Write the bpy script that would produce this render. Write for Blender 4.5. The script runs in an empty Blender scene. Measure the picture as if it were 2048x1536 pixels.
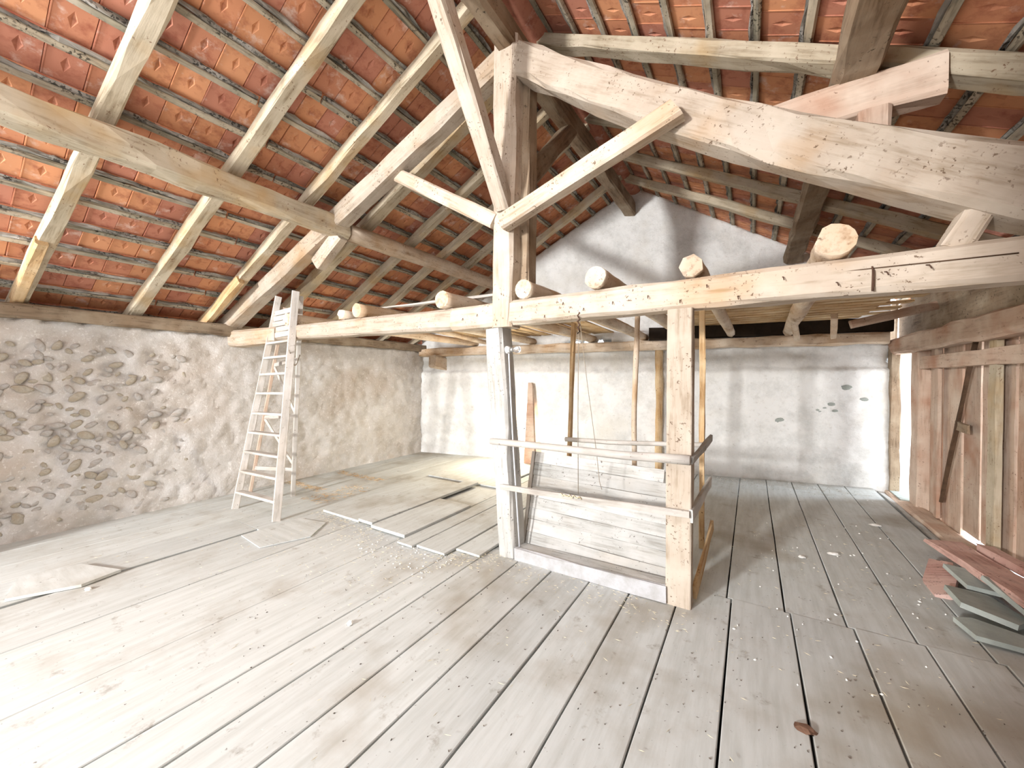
import bpy, bmesh, math, random
from mathutils import Vector, Matrix, noise
random.seed(7)
S = bpy.context.scene
C = S.collection
# ---------------------------------------------------------------- camera, world, light, exposure
CAM = Vector((1.9, -3.0, 1.6))
YAW, PITCH = math.radians(32), math.atan(10 / 765)
cd = bpy.data.cameras.new('camera'); cam = bpy.data.objects.new('camera', cd); C.objects.link(cam)
cam.location = CAM; cam.rotation_euler = (math.radians(90) - PITCH, 0, YAW)
cd.sensor_width = 36; cd.lens = 765 / 2048 * 36; cd.clip_start = 0.05
S.camera = cam
S.view_settings.view_transform = 'Standard'; S.view_settings.look = 'None'
S.view_settings.gamma = 1; S.view_settings.use_curve_mapping = False
S.view_settings.exposure = 0.88
W = bpy.data.worlds.new('sky'); S.world = W; W.use_nodes = True
bg = W.node_tree.nodes['Background']; bg.inputs[0].default_value = (0.95, 0.97, 1.0, 1); bg.inputs[1].default_value = 2.1

def area(name, loc, target, sx, sy, power, col):
    l = bpy.data.lights.new(name, 'AREA'); l.shape = 'RECTANGLE'; l.size = sx; l.size_y = sy
    l.energy = power; l.color = col
    o = bpy.data.objects.new(name, l); C.objects.link(o); o.location = loc
    o.rotation_euler = (Vector(target) - Vector(loc)).to_track_quat('-Z', 'Y').to_euler()
    return o
area('barn_doorway_light', (-2.1, -10.0, 2.75), (-0.2, 0.5, 2.2), .6, .7, 760, (1.0, 0.98, 0.96))
area('small_window_light', (-1.95, 3.50, 0.85), (-1.4, 1.0, 0.1), 0.30, 0.8, 60, (1.0, 0.86, 0.62))

area('door_gap_light', (5.6, 5.0, 1.7), (2.4, 3.5, 0.2), 0.5, 1.0, 60, (0.80, 0.90, 1.0))
area('added_fill_light', (1.05, -2.85, 4.75), (1.05, -1.2, 0.0), 1.2, 1.2, 52, (0.97, 0.98, 1.0))  # added overhead fill lamp that evens out the light on the floor

# ---------------------------------------------------------------- materials
def mat(name, build):
    m = bpy.data.materials.new(name); m.use_nodes = True
    nt = m.node_tree; b = nt.nodes['Principled BSDF']
    b.inputs['Roughness'].default_value = 0.85
    b.inputs['Specular IOR Level'].default_value = 0.2
    build(nt, b); return m
def srgb(h):
    c = [int(h[i:i+2], 16) / 255 for i in (0, 2, 4)]
    return tuple([x / 12.92 if x <= .04045 else ((x + .055) / 1.055) ** 2.4 for x in c]) + (1,)
def N(nt, t, **k):
    n = nt.nodes.new(t)
    for a, v in k.items(): setattr(n, a, v)
    return n
def coords(nt, kind='Object', scale=(1, 1, 1)):
    tc = N(nt, 'ShaderNodeTexCoord'); mp = N(nt, 'ShaderNodeMapping')
    nt.links.new(tc.outputs[kind], mp.inputs[0]); mp.inputs['Scale'].default_value = scale
    oi = N(nt, 'ShaderNodeObjectInfo'); ml = N(nt, 'ShaderNodeMath', operation='MULTIPLY'); ml.inputs[1].default_value = 37.0
    nt.links.new(oi.outputs['Random'], ml.inputs[0]); 
    if kind == 'Object': nt.links.new(ml.outputs[0], mp.inputs['Location'])
    return mp, oi
def tex(nt, src, scale, detail=5, rough=.6, typ='ShaderNodeTexNoise'):
    n = N(nt, typ); n.inputs['Scale'].default_value = scale
    if typ == 'ShaderNodeTexNoise':
        n.inputs['Detail'].default_value = detail; n.inputs['Roughness'].default_value = rough
    nt.links.new(src, n.inputs['Vector']); return n
def ramp(nt, src, stops, lin=False):
    r = N(nt, 'ShaderNodeValToRGB'); e = r.color_ramp.elements
    while len(e) < len(stops): e.new(.5)
    for q, (p, c) in zip(e, stops):
        q.position = p; q.color = (c, c, c, 1) if not isinstance(c, tuple) else c
    nt.links.new(src, r.inputs[0]); return r
def mix(nt, a, b, f, mode='MIX'):
    m = N(nt, 'ShaderNodeMix', data_type='RGBA', blend_type=mode)
    for k, v in ((6, a), (7, b)):
        if isinstance(v, tuple): m.inputs[k].default_value = v
        else: nt.links.new(v, m.inputs[k])
    if isinstance(f, (int, float)): m.inputs[0].default_value = f
    else: nt.links.new(f, m.inputs[0])
    return m.outputs[2]
def bump(nt, b, h, s=.4, d=.01):
    n = N(nt, 'ShaderNodeBump'); n.inputs['Strength'].default_value = s; n.inputs['Distance'].default_value = d
    nt.links.new(h, n.inputs['Height']); nt.links.new(n.outputs[0], b.inputs['Normal'])

def wood(name, base, dark, light, specks=.5, speck_col='4a3626', grain=1.0, tint='b88a50', tintf=.25):
    def f(nt, b):
        mp, oi = coords(nt, 'Object', (1.2, 14 * grain, 14 * grain))
        g = tex(nt, mp.outputs[0], 2.2, 6, .65)
        mp2, _ = coords(nt, 'Object', (1, 1, 1))
        p = tex(nt, mp2.outputs[0], 3.0, 4, .6)
        sp = tex(nt, mp2.outputs[0], 42, 2, .7)
        c = mix(nt, srgb(dark), srgb(base), ramp(nt, g.outputs[0], [(.30, 0.), (.52, 1.)]).outputs[0])
        c = mix(nt, c, srgb(light), ramp(nt, p.outputs[0], [(.42, 0.), (.68, .85)]).outputs[0])
        t = tex(nt, mp2.outputs[0], 1.6, 3, .6)
        c = mix(nt, c, srgb(tint), ramp(nt, t.outputs[0], [(.50, 0.), (.75, tintf * 2)]).outputs[0])
        sm = ramp(nt, sp.outputs[0], [(.66 - .06 * specks, 0.), (.71 - .06 * specks, 1.)])
        cl = tex(nt, mp2.outputs[0], 5, 2)
        sf = N(nt, 'ShaderNodeMath', operation='MULTIPLY')
        nt.links.new(sm.outputs[0], sf.inputs[0]); nt.links.new(ramp(nt, cl.outputs[0], [(.45, 0.), (.6, .8)]).outputs[0], sf.inputs[1])
        c = mix(nt, c, srgb(speck_col), sf.outputs[0])
        hv = N(nt, 'ShaderNodeHueSaturation'); 
        mr = N(nt, 'ShaderNodeMapRange'); mr.inputs[3].default_value = .88; mr.inputs[4].default_value = 1.1
        nt.links.new(oi.outputs['Random'], mr.inputs[0]); nt.links.new(mr.outputs[0], hv.inputs['Value'])
        nt.links.new(c, hv.inputs['Color']); nt.links.new(hv.outputs[0], b.inputs['Base Color'])
        bump(nt, b, g.outputs[0], .35, .006)
    return mat(name, f)
M = {}
M['beam'] = wood('dusty_beam_wood', 'b8aa9a', '94846f', 'cbc0b2', .8, '5a4330')
M['rafter'] = wood('rafter_wood', 'b5a993', '85765f', 'cabfab', .7, '6a4a34', tint='b58c4a', tintf=.35)
M['old'] = wood('dark_old_wood', '8c7a66', '5e4e3e', 'a89a86', .6, '2e241c', tint='7a5a38')
M['brown'] = wood('brown_plank_wood', 'c0a896', '9c8472', 'd2c2b2', .4, '5a4030', tint='a8765a', tintf=.4)
M['log'] = wood('barkless_log_wood', 'c9b59e', '8a6f55', 'ded2c2', .7, '5a3c28', grain=.6)
M['grey'] = wood('weathered_grey_wood', 'b6b6b3', '929089', 'cccbc8', .5, '5b544c', tint='b9aa96', tintf=.2)
M['ladder'] = wood('whitened_ladder_wood', 'bbb6af', '98928a', 'd0cbc6', .2, '6a5a4a', tint='b59a76', tintf=.15)
M['batten'] = wood('grimy_batten_wood', 'a89c88', '3a342c', 'c9c0ae', 1.8, '15120f', tint='6d7466', tintf=.4)
M['grime'] = wood('grimy_mortar', '8f8c84', '1c1a17', 'c4c0ba', 2.5, '0c0b0a', grain=.3, tint='5a5048')
M['lath'] = wood('warm_lath_wood', 'c6a67c', '96724a', 'dcc8a6', .4, '5a3c20')
M['pink'] = wood('pinkish_board_wood', 'c39c92', '8c6a62', 'd8bab0', .6, '3a2822', tint='8a5a50')
def stoneflat(name, base, dark, sc=6, darkf=.6):
    def f(nt, b):
        mp, oi = coords(nt, 'Object')
        a = tex(nt, mp.outputs[0], sc, 6, .7)
        c = mix(nt, srgb(dark), srgb(base), ramp(nt, a.outputs[0], [(.3, 1 - darkf), (.6, 1.)]).outputs[0])
        nt.links.new(c, b.inputs['Base Color']); bump(nt, b, a.outputs[0], .4, .01)
    return mat(name, f)
M['slab'] = stoneflat('grey_slate_stone', 'a9b0ab', '7a817d')
M['bark'] = stoneflat('dark_bark', '5a4636', '2e221a', 12)
M['under'] = stoneflat('dark_subfloor_and_shade', '30271f', '17120e')
M['white'] = stoneflat('whitewashed_board_paint', 'b9babd', '918d87', 9)
M['straw'] = stoneflat('dry_straw', 'd8cdb0', 'b3a27c', 3)
M['crumb'] = stoneflat('dark_dirt_crumbs', '5f564e', '38302a', 3)
M['chalk'] = stoneflat('white_plaster_crumbs', 'e9e9e6', 'cfccc6', 9)
M['leaf'] = stoneflat('dead_brown_leaf', '6f5444', '453028', 20)
M['porcelain'] = stoneflat('white_porcelain', 'ececea', 'dcdcda', 3)
M['iron'] = stoneflat('rusty_iron', '5b4438', '33241c', 20)
M['cord'] = stoneflat('hemp_string', '9a8f80', '6c6256', 20)
M['conduit'] = stoneflat('white_cable_sheath', 'e6e8ee', 'd0d2d8', 3)
def glassf(nt, b):
    b.inputs['Transmission Weight'].default_value = .9; b.inputs['Roughness'].default_value = .15; b.inputs['Base Color'].default_value = (.95, .97, 1, 1)
M['glass'] = mat('bulb_glass', glassf)
def metalf(nt, b):
    b.inputs['Metallic'].default_value = .8; b.inputs['Base Color'].default_value = (.45, .45, .43, 1); b.inputs['Roughness'].default_value = .4
M['metal'] = mat('brushed_steel', metalf)

def plaster(name, base, dark, stain, stainthr=.56, stonecol='8f8474', stonef=.5):
    def f(nt, b):
        mp, _ = coords(nt, 'Object')
        mp.inputs['Location'].default_value = (0, 0, 0)
        for l in list(mp.inputs['Location'].links): nt.links.remove(l)
        a = tex(nt, mp.outputs[0], 2.2, 8, .72); d = tex(nt, mp.outputs[0], 14, 6, .75); s = tex(nt, mp.outputs[0], .8, 3, .6)
        sp = tex(nt, mp.outputs[0], 26, 4, .8)
        c = mix(nt, srgb(dark), srgb(base), ramp(nt, a.outputs[0], [(.34, 0.), (.55, 1.)]).outputs[0])
        c = mix(nt, c, srgb(stain), ramp(nt, s.outputs[0], [(stainthr - .08, 0.), (stainthr + .1, .75)]).outputs[0])
        c = mix(nt, c, srgb(stonecol), ramp(nt, d.outputs[0], [(.58, 0.), (.70, stonef)]).outputs[0])
        c = mix(nt, c, srgb('f0efec'), ramp(nt, sp.outputs[0], [(.56, 0.), (.68, .6)]).outputs[0])
        nt.links.new(c, b.inputs['Base Color'])
        bump(nt, b, d.outputs[0], .7, .02)
    return mat(name, f)
M['plaster_far'] = plaster('whitewash_bluish', 'f0f1f0', 'd6d7d5', 'dedbd2', .62, 'a39a8c', .35)
M['plaster_left'] = plaster('limewash_on_rubble', 'cecbc8', 'b9b3ac', 'b5a89b', .55, 'a29585', .35)
M['stone'] = plaster('limewashed_field_stone', 'c8c1b4', 'aca290', 'b4a48c', .54, '94866f', .45)

def tilef(nt, b):
    mp, oi = coords(nt, 'Object')
    a = tex(nt, mp.outputs[0], 9, 5, .65); l = tex(nt, mp.outputs[0], 5, 5, .7)
    r = ramp(nt, oi.outputs['Random'], [(0, srgb('c08468')), (.2, srgb('ca8c6a')), (.4, srgb('d29670')), (.6, srgb('bc806a')), (.8, srgb('ce926c')), (1, srgb('b47a66'))])
    r.color_ramp.interpolation = 'CONSTANT'
    c = mix(nt, r.outputs[0], srgb('8a4436'), ramp(nt, a.outputs[0], [(.5, 0.), (.72, .65)]).outputs[0])
    c = mix(nt, c, srgb('dcc4b8'), ramp(nt, l.outputs[0], [(.57, 0.), (.70, .75)]).outputs[0])
    nt.links.new(c, b.inputs['Base Color']); bump(nt, b, a.outputs[0], .3, .004)
M['tile'] = mat('terracotta_tile', tilef)

def floorf(nt, b):
    mp, oi = coords(nt, 'Object', (1.0, 9, 9)); g = tex(nt, mp.outputs[0], 2.4, 7, .65)
    tc = N(nt, 'ShaderNodeNewGeometry')
    w = tex(nt, tc.outputs['Position'], 1.1, 6, .68); d = tex(nt, tc.outputs['Position'], 6, 5, .7); sp = tex(nt, tc.outputs['Position'], 38, 2, .6)
    c = mix(nt, srgb('adb0ac'), srgb('c8cccb'), ramp(nt, g.outputs[0], [(.3, .35), (.6, 1.)]).outputs[0])
    c = mix(nt, c, srgb('a29c90'), ramp(nt, w.outputs[0], [(.50, 0.), (.70, .55)]).outputs[0])
    c = mix(nt, c, srgb('77695a'), ramp(nt, d.outputs[0], [(.60, 0.), (.74, .6)]).outputs[0])
    bs = tex(nt, tc.outputs['Position'], .55, 4, .6)
    c = mix(nt, c, srgb('8a7d68'), ramp(nt, bs.outputs[0], [(.54, 0.), (.72, .6)]).outputs[0])
    c = mix(nt, c, srgb('4f463e'), ramp(nt, sp.outputs[0], [(.70, 0.), (.74, .7)]).outputs[0])
    hv = N(nt, 'ShaderNodeHueSaturation'); mr = N(nt, 'ShaderNodeMapRange'); mr.inputs[3].default_value = .93; mr.inputs[4].default_value = 1.05
    nt.links.new(oi.outputs['Random'], mr.inputs[0]); nt.links.new(mr.outputs[0], hv.inputs['Value']); nt.links.new(c, hv.inputs['Color'])
    nt.links.new(hv.outputs[0], b.inputs['Base Color']); bump(nt, b, g.outputs[0], .25, .004)
M['floor'] = mat('dusty_floorboard_wood', floorf)

# ---------------------------------------------------------------- helpers
def link(name, me, m, parent=None, mw=None):
    o = bpy.data.objects.new(name, me); C.objects.link(o)
    if m and not me.materials: me.materials.append(m)
    if mw is not None: o.matrix_basis = mw
    if parent:
        o.parent = parent; o.matrix_parent_inverse = PM[parent.name].inverted()
    PM[o.name] = mw.copy() if mw is not None else Matrix()
    return o
PM = {}
def tag(o, label=None, cat=None, group=None, kind=None):
    if label: o['label'] = label
    if cat: o['category'] = cat
    if group: o['group'] = group
    if kind: o['kind'] = kind
    return o
def empty(name, loc, label=None, cat=None, group=None, kind=None):
    o = bpy.data.objects.new(name, None); C.objects.link(o); o.location = loc; o.empty_display_size = .1
    PM[o.name] = Matrix.Translation(loc)
    return tag(o, label, cat, group, kind)
def smooth(me, on=True):
    for p in me.polygons: p.use_smooth = on
def frame(p0, p1, up=(0, 0, 1)):
    x = (Vector(p1) - Vector(p0)); L = x.length; x.normalize(); u = Vector(up)
    if abs(x.dot(u)) > .97: u = Vector((0, 1, 0))
    y = u.cross(x).normalized(); z = x.cross(y)
    return Matrix(((x.x, y.x, z.x, p0[0]), (x.y, y.y, z.y, p0[1]), (x.z, y.z, z.z, p0[2]), (0, 0, 0, 1))), L
def timber(name, p0, p1, w, h, m, parent=None, w1=None, h1=None, bend=None, up=(0, 0, 1), rough=.006, seed=0, seg=None, ch=.14, roll=0, ends=(0, 0)):
    """hewn timber: w across (local y), h high (local z); chamfered 8-gon section, uneven rings; bend(t)->(dy,dz)."""
    F, L = frame(p0, p1, up); F = F @ Matrix.Rotation(roll, 4, 'X')
    w1 = w if w1 is None else w1; h1 = h if h1 is None else h1
    n = seg or max(2, int(L / .28)); vs = []; fs = []
    for i in range(n + 1):
        t = i / n; W_ = w + (w1 - w) * t; H_ = h + (h1 - h) * t; b = bend(t) if bend else (0, 0)
        c = min(W_, H_) * ch; a, d = W_ / 2, H_ / 2
        for k, (y, z) in enumerate(((a - c, -d), (a, -d + c), (a, d - c), (a - c, d), (-a + c, d), (-a, d - c), (-a, -d + c), (-a + c, -d))):
            q = noise.noise_vector(Vector((i * .9 + seed * 3.7, k * 1.3, seed))) * rough * 2
            ex = 0
            if i == 0: ex = ends[0] * z
            if i == n: ex = ends[1] * z
            vs.append((L * t + ex, y + b[0] + q.x, z + b[1] + q.y))
    for i in range(n):
        for k in range(8):
            a = i * 8 + k; b_ = i * 8 + (k + 1) % 8
            fs.append((a, b_, b_ + 8, a + 8))
    fs.append(tuple(range(7, -1, -1))); fs.append(tuple(n * 8 + k for k in range(8)))
    me = bpy.data.meshes.new(name); me.from_pydata(vs, [], fs); me.update()
    return link(name, me, m, parent, F)
def pole(name, pts, r0, r1, m, parent=None, sides=12, seed=0, rough=.06, flat=1.0):
    """round pole through points; local frame of its first and last point."""
    P = [Vector(p) for p in pts]
    F, L = frame(P[0], P[-1]); Fi = F.inverted(); Q = [Fi @ p for p in P]
    R = []
    n = max(len(P) * 3, int(L / .15))
    def at(t):
        s = t * (len(Q) - 1); i = min(int(s), len(Q) - 2); return Q[i].lerp(Q[i + 1], s - i)
    vs = []; fs = []
    for i in range(n + 1):
        t = i / n; c = at(t); r = r0 + (r1 - r0) * t
        for k in range(sides):
            a = k / sides * math.tau
            rr = r * (1 + rough * noise.noise(Vector((t * L * 2.5, math.cos(a) * 1.2 + seed, math.sin(a) * 1.2))) * 2)
            vs.append((c.x, c.y + rr * math.cos(a), c.z + rr * math.sin(a) * flat))
    for i in range(n):
        for k in range(sides):
            a = i * sides + k; b = i * sides + (k + 1) % sides
            fs.append((a, b, b + sides, a + sides))
    fs.append(tuple(range(sides - 1, -1, -1))); fs.append(tuple(n * sides + k for k in range(sides)))
    me = bpy.data.meshes.new(name); me.from_pydata(vs, [], fs); me.update()
    for p in me.polygons[:-2]: p.use_smooth = True
    return link(name, me, m, parent, F)
def tube(name, pts, r, m, parent=None, sides=6):
    vs = []; fs = []; P = [Vector(p) for p in pts]; o0 = P[0].copy()
    for i, p in enumerate(P):
        d = (P[min(i + 1, len(P) - 1)] - P[max(i - 1, 0)]).normalized()
        u = Vector((0, 0, 1)) if abs(d.z) < .9 else Vector((1, 0, 0)); y = u.cross(d).normalized(); z = d.cross(y)
        for k in range(sides):
            a = k / sides * math.tau; vs.append(tuple(p - o0 + y * r * math.cos(a) + z * r * math.sin(a)))
    for i in range(len(P) - 1):
        for k in range(sides):
            a = i * sides + k; b = i * sides + (k + 1) % sides; fs.append((a, b, b + sides, a + sides))
    fs.append(tuple(range(sides - 1, -1, -1))); fs.append(tuple((len(P) - 1) * sides + k for k in range(sides)))
    me = bpy.data.meshes.new(name); me.from_pydata(vs, [], fs); me.update(); smooth(me)
    return link(name, me, m, parent, Matrix.Translation(o0))
def prism(name, poly, z0, th, m, parent=None, tilt=None, loc=None):
    """polygon slab, own thickness; poly in xy about its centre."""
    n = len(poly); cx = sum(p[0] for p in poly) / n; cy = sum(p[1] for p in poly) / n
    vs = [(x - cx, y - cy, 0) for x, y in poly] + [(x - cx, y - cy, th) for x, y in poly]
    fs = [tuple(range(n - 1, -1, -1)), tuple(range(n, 2 * n))] + [(i, (i + 1) % n, n + (i + 1) % n, n + i) for i in range(n)]
    me = bpy.data.meshes.new(name); me.from_pydata(vs, [], fs); me.update()
    mw = Matrix.Translation((cx, cy, z0))
    if tilt: mw = mw @ Matrix.Rotation(tilt[0], 4, 'X') @ Matrix.Rotation(tilt[1], 4, 'Y')
    return link(name, me, m, parent, mw)
def lathe(name, prof, m, parent, mw, sides=16):
    vs = []; fs = []
    for r, z in prof:
        for k in range(sides):
            a = k / sides * math.tau; vs.append((r * math.cos(a), r * math.sin(a), z))
    for i in range(len(prof) - 1):
        for k in range(sides):
            a = i * sides + k; b = i * sides + (k + 1) % sides; fs.append((a, b, b + sides, a + sides))
    me = bpy.data.meshes.new(name); me.from_pydata(vs, [], fs); me.update(); smooth(me)
    return link(name, me, m, parent, mw)

# roof planes (underside of the rafters), z as a function of x; ridge at x = 0.1
RX, RZ, TL, TR = 0.1, 4.87, .575, .58
def zl(x): return RZ + TL * (x - RX)
def zr(x): return RZ - TR * (x - RX)

# ---------------------------------------------------------------- walls
def wall_grid(name, a, b, z0, ztop, m, holes=(), amp=.02, res=.05, thick=.4, ledge=None, parent=None, rough_at=None, seed=0):
    a = Vector((a[0], a[1], 0)); b = Vector((b[0], b[1], 0)); L = (b - a).length
    F, _ = frame(a, b); nx = int(L / res)
    zmax = max(ztop(a.lerp(b, i / 40)) for i in range(41)); nz = int((zmax - z0) / res)
    idx = {}; vs = []; fs = []
    def v(i, k):
        if (i, k) in idx: return idx[(i, k)]
        u = L * i / nx; p = a.lerp(b, i / nx); z = z0 + (ztop(p) - z0) * k / nz
        g = Vector((u * 1.7, z * 1.7, seed * 9.1))
        A = amp * (rough_at(p, z) if rough_at else 1)
        d = A * noise.fractal(g * 2.2, .9, 2.2, 4) * .8
        cell = noise.voronoi(Vector((u * 6.5, z * 8.5, seed)))[0]
        d += -A * max(0, (.25 - (cell[1] - cell[0]))) * 2.2
        d += .015 * noise.noise(Vector((u * .7, z * .7, seed)))
        if ledge: d += (ledge[1] if z < ledge[0] + .03 * noise.noise(Vector((u * 2, 0, 3))) else 0)
        idx[(i, k)] = len(vs); vs.append((u, -d, z)); return idx[(i, k)]
    for i in range(nx):
        for k in range(nz):
            u = L * (i + .5) / nx; p = a.lerp(b, (i + .5) / nx); z = z0 + (ztop(p) - z0) * (k + .5) / nz
            if any(h[0] < u < h[1] and h[2] < z < h[3] for h in holes): continue
            fs.append((v(i, k), v(i + 1, k), v(i + 1, k + 1), v(i, k + 1)))
    me = bpy.data.meshes.new(name); me.from_pydata(vs, [], fs); me.update(); smooth(me)
    o = link(name, me, m, parent, F)
    s = o.modifiers.new('thickness', 'SOLIDIFY'); s.thickness = thick; s.offset = -1
    return o
FXS = []
# far gable wall, a little askew to the floorboards; inner side towards -y
FA, FB = (-4.25, 3.10), (3.62, 4.65)
def fu(x): return (Vector((x, FA[1] + (x - FA[0]) * (FB[1] - FA[1]) / (FB[0] - FA[0]))) - Vector(FA)).length
def fy(x): return FA[1] + (x - FA[0]) * (FB[1] - FA[1]) / (FB[0] - FA[0])
far = wall_grid('wall_far', FA, FB, -.3, lambda p: min(zl(p.x), zr(p.x)) + .15, M['plaster_far'],
    holes=((fu(-2.02), fu(-1.72), .22, 1.22), (fu(-1.15), fu(-.25), 2.26, 2.33)), amp=.022, res=.05, thick=.35, ledge=(1.76, .06), seed=1)
tag(far, 'whitewashed far gable wall with a low window opening', kind='structure')
for fx, fz, sc in ((3.10, 1.47, .06), (2.93, 1.22, .04), (2.85, 1.17, .03), (2.78, 1.12, .035), (2.98, 1.12, .03), (3.32, 1.30, .04), (2.30, .95, .06), (2.72, .42, .04)):
    FXS.append((fx, fz, sc))
def rl(p, z): return 1.0 + .7 * max(0, min(1, (-.9 - p.y) / 1.2))
# left wall (built from far to near so its inner side faces +x)
lw = wall_grid('wall_left', (-4.22, -6.8), (-4.22, 3.6), -.3, lambda p: 2.2, M['plaster_left'], amp=.034, res=.045, thick=.4, seed=2, rough_at=rl)
tag(lw, 'rough limewashed rubble wall on the left', kind='structure')
# proud stones where the render has come off
sm = []
for q in range(7):
    bm = bmesh.new(); bmesh.ops.create_icosphere(bm, subdivisions=2, radius=1)
    for v_ in bm.verts:
        k = 1 + .28 * noise.noise(v_.co * 1.3 + Vector((q * 5, 0, 0)))
        v_.co = Vector((v_.co.x * .35, v_.co.y, v_.co.z * .7)) * k
    me = bpy.data.meshes.new('stone'); bm.to_mesh(me); bm.free(); smooth(me); me.materials.append(M['stone']); sm.append(me)
rs = random.Random(3); placed = []
while len(placed) < 285:
    y = -1.0 - 2.3 * rs.random() ** .8; z = .1 + 2.0 * rs.random(); s = rs.uniform(.022, .06)
    if z > 1.95 or (y > -1.5 and rs.random() < .5): continue
    if any((y - a) ** 2 + (z - b) ** 2 < ((s + c) * .95) ** 2 for a, b, c in placed):
        if rs.random() < .97: continue
    placed.append((y, z, s))
    mw = Matrix.Translation((-4.225, y, z)) @ Matrix.Rotation(rs.uniform(-1.2, 1.2), 4, 'X') @ Matrix.Diagonal((s * .7, s * rs.uniform(1.0, 1.5), s, 1))
    o = link('stone', rs.choice(sm), None, lw, mw)
    if len(placed) % 5 < 3: o.material_slots[0].link = 'OBJECT'; o.material_slots[0].material = M['plaster_left']
for fx, fz, sc in FXS:
    o = link('stone', rs.choice(sm), None, far, Matrix.Translation((fx, fy(fx) - .052, fz)) @ Matrix.Rotation(math.pi / 2 + .19, 4, 'Z') @ Matrix.Diagonal((sc * .4, sc * 1.3, sc, 1)))
    o.material_slots[0].link = 'OBJECT'; o.material_slots[0].material = M['slab']
# wall plate timber along the top of the left wall
tag(timber('wall_plate', (-4.30, -6.8, 2.27), (-4.26, 3.3, 2.27), .26, .15, M['old'], seed=3, rough=.012), 'dark timber wall plate lying along the top of the left wall', 'beam')

wb = wall_grid('added_shade_wall', (3.95, -3.55), (1.15, -3.55), -.3, lambda p: zr(p.x) + .1, M['plaster_left'], amp=.02, res=.2, thick=.2, seed=5)  # unseen partition, added to keep light off the right side
tag(wb, 'added shading partition beside the wide opening behind the viewer', kind='structure')
wb3 = wall_grid('added_shade_wall', (1.15, -3.55), (1.15, -6.8), -.3, lambda p: zr(p.x) + .1, M['plaster_left'], amp=.02, res=.2, thick=.2, seed=8)  # unseen continuation of the added partition, blocks light from the right
tag(wb3, 'added wall closing off light on the right, behind the viewer', kind='structure')
wb2 = wall_grid('added_shade_wall', (-3.70, -3.55), (-4.25, -3.55), -.3, lambda p: zl(p.x) + .1, M['plaster_left'], amp=.02, res=.2, thick=.2, seed=6)  # unseen pier, added to darken the near end of the left wall
tag(wb2, 'narrow pier added to shade the left wall, beside the wide opening behind the viewer', kind='structure')
# right side: boarded barn wall behind a sill
RXW = 3.75
wr = empty('wall_right', (RXW, 2, 0), 'boarded timber wall on the right', kind='structure')
def vbox(name, x0, x1, y0, y1, z0, z1, m, parent, **k):
    return timber(name, ((x0 + x1) / 2, (y0 + y1) / 2, z0), ((x0 + x1) / 2, (y0 + y1) / 2, z1), x1 - x0, y1 - y0, m, parent, up=(0, 1, 0), rough=k.get('rough', .004), seed=k.get('seed', 1), ch=k.get('ch', .08))
ys = [3.98, 3.74, 3.42, 3.17, 2.90, 2.56, 2.53, 2.24, 1.95, 1.68, 1.38, 1.1, .8, .5, .2, -.1, -.4, -.7, -1.0, -1.3, -1.6, -1.9, -2.2, -2.5, -2.8, -3.1, -3.5]
for i in range(len(ys) - 1):
    if ys[i] == 2.56: continue
    x = RXW + (.03 if i % 2 else .045)
    o = vbox('plank', x, x + .028, ys[i + 1] + .004, ys[i] - .004, -.08 if i < 4 else .02, 2.12, M['brown'], wr, seed=i + 11, rough=.0025)
vbox('door_jamb', 3.68, 3.80, 3.78, 4.04, -.05, 2.1, M['brown'], wr, seed=4, rough=.008)
vbox('cover_strip', 3.70, 3.745, 2.03, 2.16, .04, 2.0, M['rafter'], wr, seed=5)
vbox('cover_strip', 3.715, 3.75, 3.30, 3.40, .0, 2.0, M['brown'], wr, seed=8)
timber('diagonal_brace', (3.72, 3.18, .22), (3.72, 2.46, 1.98), .02, .032, M['bark'], wr, up=(1, 0, 0), seed=6)
timber('ledge_board', (3.70, 3.74, 1.80), (3.70, -.9, 1.80), .03, .15, M['brown'], wr, seed=7)
timber('ledge_board', (3.72, 2.85, 1.12), (3.72, 2.57, 1.10), .02, .09, M['old'], wr, seed=9)
timber('upper_board', (3.80, 5.0, 2.43), (3.80, -3.5, 2.39), .03, .58, M['old'], wr, seed=17)
timber('upper_board', (3.80, 5.8, 2.48), (3.80, 5.16, 2.48), .03, .6, M['old'], wr, seed=19)
timber('upper_board', (3.95, 5.1, 2.78), (3.95, -3.5, 2.76), .03, .30, M['old'], wr, seed=18)
tag(timber('door_lintel', (3.70, 5.2, 2.06), (3.70, -3.5, 2.06), .20, .23, M['brown'], seed=21, rough=.015), 'heavy brown timber lintel above the boarded doors on the right', 'beam')
tag(timber('sill_beam', (3.66, 5.0, -.10), (3.66, -3.5, -.06), .22, .16, M['brown'], seed=22, rough=.015), 'worn timber sill along the foot of the boarded doors', 'beam')
tag(timber('threshold_plank', (3.51, 5.0, -.07), (3.51, -3.5, -.07), .07, .07, M['grey'], seed=23, rough=.01), 'pale narrow plank in the gap before the door sill', 'plank')
prism('threshold_stone', [(3.60, 4.66), (3.60, 4.05), (3.95, 3.95), (4.6, 4.3), (4.6, 4.9), (3.7, 4.9)], -.12, .12, M['slab'])
tag(bpy.data.objects['threshold_stone'], 'pale stone threshold in the narrow bright opening at the far right corner', 'stone')
vbox('corner_post', 3.60, 3.70, 4.52, 4.66, 0, 2.06, M['old'], wr, seed=14, rough=.01)

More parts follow.
